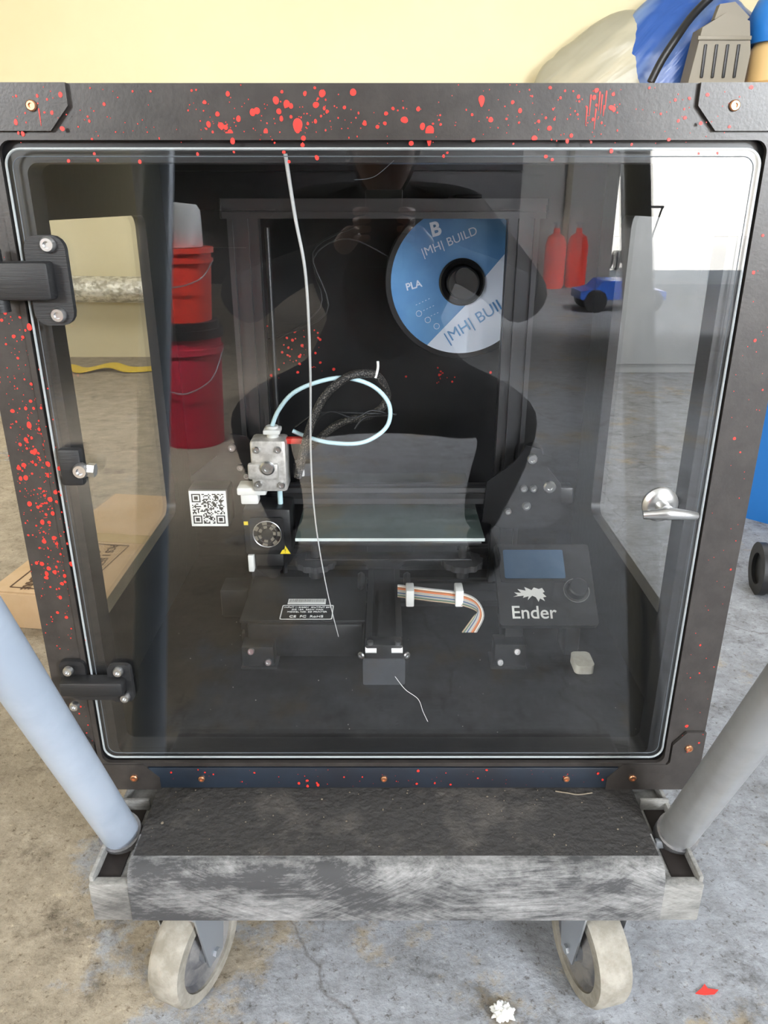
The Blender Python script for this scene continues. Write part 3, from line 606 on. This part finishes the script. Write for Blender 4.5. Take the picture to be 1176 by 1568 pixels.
for i in range(4): bx('case_rib_%d'%i,1.74+i*.06,1.755+i*.06,4.818,4.832,1.66,1.82,m_blk,tcs,.003)
bx('case_band',1.70,1.99,4.82,4.832,1.84,1.86,m_khaki,tcs,.003)
prism('case_handle',[(1.80,1.95),(1.96,1.92),(1.99,1.96),(1.9,2.03),(1.82,2.02)],(0,4.94,0),(1,0,0),(0,0,1),.05,m_khaki,tcs)
jug=empty('plastic_jug',(2.2,4.98,1.63))
lathe('jug_body',[(0,0),(.12,0),(.135,.02),(.135,.17),(.12,.20),(.11,.22),(0,.22)],(2.185,4.95,1.631),(0,0,1),m_tan,jug)
lathe('jug_lid',[(.0,.21),(.145,.21),(.155,.25),(.155,.36),(.13,.42),(.05,.45),(0,.45)],(2.185,4.95,1.631),(0,0,1),m_capb,jug)
tt=empty('storage_tote',(1.4,2.45,0))
lathe('tote_body',[(0,0),(.30,0),(.36,.5),(.38,.5),(.38,.53),(.34,.53),(.29,.03),(0,.03)],(1.56,2.5,0),(0,0,1),m_capb,tt,4,ang=.3)
lathe('tote_lid',[(0,.53),(.39,.53),(.39,.55),(.33,.57),(0,.57)],(1.56,2.5,0),(0,0,1),m_blk,tt,4,ang=.3)
pp=empty('black_pipe_roll',(1.2,2.0,0))
cyl('pipe_roll',(1.06,1.95,.07),(1.6,1.85,.07),.07,m_blk,pp,bev=.005); lathe('pipe_mouth',[(.045,0),(.075,0),(.075,.02),(.045,.02)],(1.05,1.952,.07),(1,-.18,0),m_blk2,pp,closed=True)
cp=empty('crumpled_paper',(.161,.72,0)); lump('paper_ball',(.161,.715,.009),(.011,.010,.010),m_white,.9,3,cp,3.)
rl=empty('red_leaf_scrap',(.452,.75,0)); prism('scrap',[(-.016,-.004),(-.004,-.006),(.010,-.005),(.018,.001),(.004,.003),(.002,.010),(-.004,.004)],(.452,.75,.001),(1,0,0),(0,1,0),.0015,m_red,rl)
sb=empty('loose_screw',(.335,.81,0)); cyl('screw_shank',(.333,.80,.004),(.340,.822,.004),.0025,m_zinc,sb,8); lathe('screw_head',[(0,0),(.006,0),(.004,.003),(0,.003)],(.340,.822,.006),(.3,1,0),m_zinc,sb,12)

def bucket(tag,x,y,z,h,r,mat,lid):
    e=empty('plastic_bucket',(x,y,z))
    lathe('shell',[(0,0),(r*.86,0),(r*.98,h*.8),(r*1.05,h*.8),(r*1.05,h*.85),(r*.99,h*.85),(r,h*.98),(r*.96,h*.98),(r*.84,.02),(0,.02)],(x,y,z),(0,0,1),mat,e)
    lathe('lid',[(0,h*.98),(r*1.06,h*.98),(r*1.06,h*.93),(r*1.08,h*.93),(r*1.08,h),(r*.95,h),(r*.9,h*.985),(0,h*.985)],(x,y,z),(0,0,1),lid,e)
    tube('bail',[(x-r*1.05,y,z+h*.82),(x-r*.8,y+r*.8,z+h*.6),(x,y+r*1.15,z+h*.5),(x+r*.8,y+r*.8,z+h*.6),(x+r*1.05,y,z+h*.82)],.003,m_zinc,e)
    return e
bk=bucket('a',-.87,-1.75,0,.52,.15,m_bred2,m_blk); bucket('b',-.87,-1.75,.551,.30,.135,m_bred,m_bred)
lathe('black_collar',[(0,0),(.145,0),(.145,.03),(.0,.03)],(-.87,-1.75,.5205),(0,0,1),m_blk,bk)
wc=empty('silver_canister',(-.87,-1.75,.852))
lathe('canister_body',[(0,0),(.10,0),(.105,.01),(.105,.14),(.09,.165),(0,.175)],(-.87,-1.75,.852),(0,0,1),M('pale_silver',(.9,.92,.94),.35,metal=.0),wc)
cyl('canister_port',(-.90,-1.645,.93),(-.90,-1.61,.93),.04,m_blk,wc)
for i,x in enumerate((2.15,2.45)):
    e=empty('gas_cylinder',(x,-8.5,0))
    lathe('tank',[(0,0),(.11,0),(.13,.04),(.13,.52),(.10,.62),(.04,.66),(.035,.72),(0,.72)],(x,-8.5-i*.1,0),(0,0,1),m_bred,e,28)
    lathe('valve',[(.0,.72),(.025,.72),(.025,.77),(.05,.77),(.05,.79),(0,.79)],(x,-8.5-i*.1,0),(0,0,1),m_zinc,e,16)
tcar=empty('toy_car',(2.3,-6.4,0))
prism('body',[(0,.12),(.85,.12),(.85,.20),(.70,.22),(.55,.22),(.47,.30),(.22,.30),(.14,.22),(0,.20)],(1.95,-6.2,0),(1,0,0),(0,0,1),.42,M('toy_blue',(.02,.08,.35),.3),tcar)
for x in (2.10,2.65):
    for y in (-6.2,-6.62): lathe('wheel_%d_%d'%(x*100,-y*100),[(0,-.05),(.07,-.05),(.11,-.04),(.11,.04),(.07,.05),(0,.05)],(x,y,.11),(0,1,0),m_blk,tcar,24)
pm=empty('push_mower',(4.0,-11.5,0))
bx('mower_deck',3.75,4.25,-11.7,-11.3,.10,.28,m_blk,pm,.04); cyl('mower_engine',(4.0,-11.5,.28),(4.0,-11.5,.46),.13,m_blk,pm,bev=.02)
for x in (3.74,4.26):
    for y in (-11.3,-11.7): cyl('mower_wheel_%d_%d'%(x*100,-y*10),(x-.03,y,.11),(x+.03,y,.11),.11,m_blk,pm,bev=.015)
for x in (3.8,4.2): cyl('mower_handle_%d'%(x*10),(x,-11.3,.25),(x,-10.8,.95),.014,m_blk,pm)
cyl('mower_grip',(3.78,-10.8,.95),(4.22,-10.8,.95),.018,m_blk,pm)

# ------------------------------------------------------------ photographer
ph=empty('photographer',(0,-.6,0))
def skin(name,V,E,mat,sub=2,par=None):
    me=bpy.data.meshes.new(name); me.from_pydata([v[:3] for v in V],E,[]); me.materials.append(mat)
    ob=bpy.data.objects.new(name,me); COL.objects.link(ob)
    md=ob.modifiers.new('skin','SKIN'); md.use_smooth_shade=True
    for i,v in enumerate(V):
        s=me.skin_vertices[0].data[i]; r=v[3]; s.radius=(r,r); s.use_root=(i==0)
    m2=ob.modifiers.new('sub','SUBSURF'); m2.levels=sub; m2.render_levels=sub
    if par: ob.parent=par; ob.matrix_parent_inverse=Matrix.Translation(-Vector(par.location))
    return ob
V=[(0,-.78,.52,.19),(0,-.74,.66,.20),(0,-.64,.82,.21),(0,-.52,.96,.20),(0,-.44,1.02,.09),(0,-.38,1.08,.062),
   (.21,-.50,.97,.10),(.38,-.40,.78,.075),(.25,-.2,.86,.05),(.10,-.085,.93,.032),
   (-.21,-.50,.97,.10),(-.38,-.40,.78,.075),(-.25,-.2,.86,.05),(-.10,-.085,.93,.032),
   (.14,-.74,.46,.14),(.36,-.36,.48,.10),(.31,-.50,.20,.07),(.30,-.55,.08,.05),
   (-.14,-.74,.46,.14),(-.36,-.36,.48,.10),(-.31,-.50,.20,.07),(-.30,-.55,.08,.05)]
E=[(0,1),(1,2),(2,3),(3,4),(4,5),(3,6),(6,7),(7,8),(8,9),(3,10),(10,11),(11,12),(12,13),(0,14),(14,15),(15,16),(16,17),(0,18),(18,19),(19,20),(20,21)]
skin('body',V,E,m_cloth,2,ph)
for s in (-1,1):
    skin('shoe_%d'%(s+1),[(s*.30,-.58,.05,.045),(s*.305,-.48,.045,.045),(s*.32,-.36,.035,.034)],[(0,1),(1,2)],m_shoe,2,ph)
    skin('palm_%d'%(s+1),[(s*.10,-.09,.93,.026),(s*.075,-.065,.955,.024),(s*.06,-.062,.98,.02)],[(0,1),(1,2)],m_skin,2,ph)
    for k in range(4):
        z=.955+.018*k; l=(.9,1.,.97,.8)[k]
        skin('finger_%d_%d'%(s+1,k),[(s*.062,-.058,z,.009),(s*.052,-.038,z+.002,.0085),(s*.0475,-.020,z+.003,.008),(s*(.047-.022*l),-.0135,z+.004,.007)],[(0,1),(1,2),(2,3)],m_skin,1,ph)
    skin('thumb_%d'%(s+1),[(s*.075,-.07,.95,.011),(s*.055,-.062,.985,.010),(s*.03,-.052,1.0,.008)],[(0,1),(1,2)],m_skin,1,ph)
hc=Vector((0,-.32,1.15))
bm=bmesh.new(); bmesh.ops.create_uvsphere(bm,u_segments=32,v_segments=24,radius=1.)
for v in bm.verts:
    n=v.co.copy(); w=.078*(1-.22*max(0,-n.z)); p=Vector((n.x*w,n.y*.098,n.z*.118))
    if n.y>.5:
        p.y+=.022*math.exp(-((n.x/.16)**2+((n.z+.12)/.2)**2)); p.y-=.010*(math.exp(-(((abs(n.x)-.38)/.15)**2+((n.z-.08)/.12)**2)))
        p.y+=.006*math.exp(-((n.x/.3)**2+((n.z+.45)/.07)**2))
    v.co=p+hc
fin('head',bm,m_skin,ph,ang=3)
for s in (-1,1):
    lathe('eye_%d'%(s+1),[(0,-.010),(.008,-.006),(.011,0),(.008,.006),(0,.010)],hc+Vector((s*.03,.083,.008)),(0,1,0),m_white,ph,16); lathe('pupil_%d'%(s+1),[(0,0),(.005,0),(.004,.002),(0,.002)],hc+Vector((s*.03,.093,.008)),(0,1,0),m_hair,ph,12)
    lathe('ear_%d'%(s+1),[(0,-.006),(.02,-.006),(.03,0),(.02,.006),(0,.004)],hc+Vector((s*.078,-.01,0)),(s,-.3,0),m_skin,ph,16)
bm=bmesh.new(); bmesh.ops.create_uvsphere(bm,u_segments=32,v_segments=20,radius=1.)
for v in bm.verts:
    n=v.co.copy(); p=Vector((n.x*.088,n.y*.106-.008,n.z*.125+.006)); 
    if n.z<.18 and n.y>-.2: p=Vector((p.x*.75,p.y*.7,max(p.z,-.02)))
    v.co=p+hc
fin('hair',bm,m_hair,ph,ang=3)
bx('smartphone',-.038,.038,-.032,-.022,.90,1.052,m_blk,ph,.003)

# ------------------------------------------------------------ lights
def area(name,loc,aim,size,power,col=(1,1,1),spread=None):
    l=bpy.data.lights.new(name,'AREA'); l.shape='SQUARE'; l.size=size; l.energy=power; l.color=col
    if spread: l.spread=spread
    o=bpy.data.objects.new(name,l); o.location=loc; o.rotation_euler=(Vector(aim)-Vector(loc)).to_track_quat('-Z','Y').to_euler(); COL.objects.link(o)
area('ceiling_fill',(-1.3,-1.4,2.7),(-.4,.8,.2),1.5,40,(1,.98,.95))  # added fill under the ceiling, no fixture; lights the cart and enclosure front
area('ceiling_fill',(1.5,-1.2,2.7),(.4,.8,.2),1.5,52,(.92,.96,1))  # added cooler fill, stands in for daylight from behind
area('interior_fill',(2.3,-2.4,1.8),(0,1.2,.7),.6,190,(.90,.95,1))  # added fill, reaches the dim enclosure interior through the pane
area('interior_fill',(-2.2,-2.2,1.8),(0,1.2,.7),.6,75,(.94,.97,1))  # second added fill for the interior, from the left
area('bucket_fill',(-1.2,-.2,2.6),(-.87,-1.75,.6),.3,45,(1,1,1),1.0)  # added fill that lifts the mirrored buckets
area('ceiling_fill',(-1.6,3.2,2.7),(-1.8,4.6,.3),1.6,66,(1,.97,.92))  # added fill for the left of the back wall
area('ceiling_fill',(1.7,3.2,2.7),(1.6,4.6,.5),1.6,90,(.97,.98,1))  # added fill for the right of the back wall
area('ceiling_fill',(2.9,-4.6,2.7),(2.4,-8.8,.6),1.6,1000,(.97,.98,1),2.0)  # added strong fill on the front wall, brightens its mirror image
s=bpy.data.lights.new('sun','SUN'); s.energy=56; s.angle=.01; s.color=(1,.96,.9)
so=bpy.data.objects.new('sun',s); so.rotation_euler=Vector((.15,-.62,-.78)).to_track_quat('-Z','Y').to_euler(); so.location=(0,-12,8); COL.objects.link(so)
w=bpy.data.worlds.new('sky'); scene.world=w; w.use_nodes=True
w.node_tree.nodes['Background'].inputs[0].default_value=(.62,.78,1,1); w.node_tree.nodes['Background'].inputs[1].default_value=2.5

# ------------------------------------------------------------ camera
cam=bpy.data.cameras.new('camera'); co=bpy.data.objects.new('camera',cam); COL.objects.link(co)
co.location=(0,0,1.03); co.rotation_euler=(math.radians(68),0,0)
cam.sensor_fit='HORIZONTAL'; cam.sensor_width=36; cam.lens=36.06; cam.clip_start=.005; cam.clip_end=100
scene.camera=co
scene.view_settings.view_transform='Standard'
scene.view_settings.look='None'
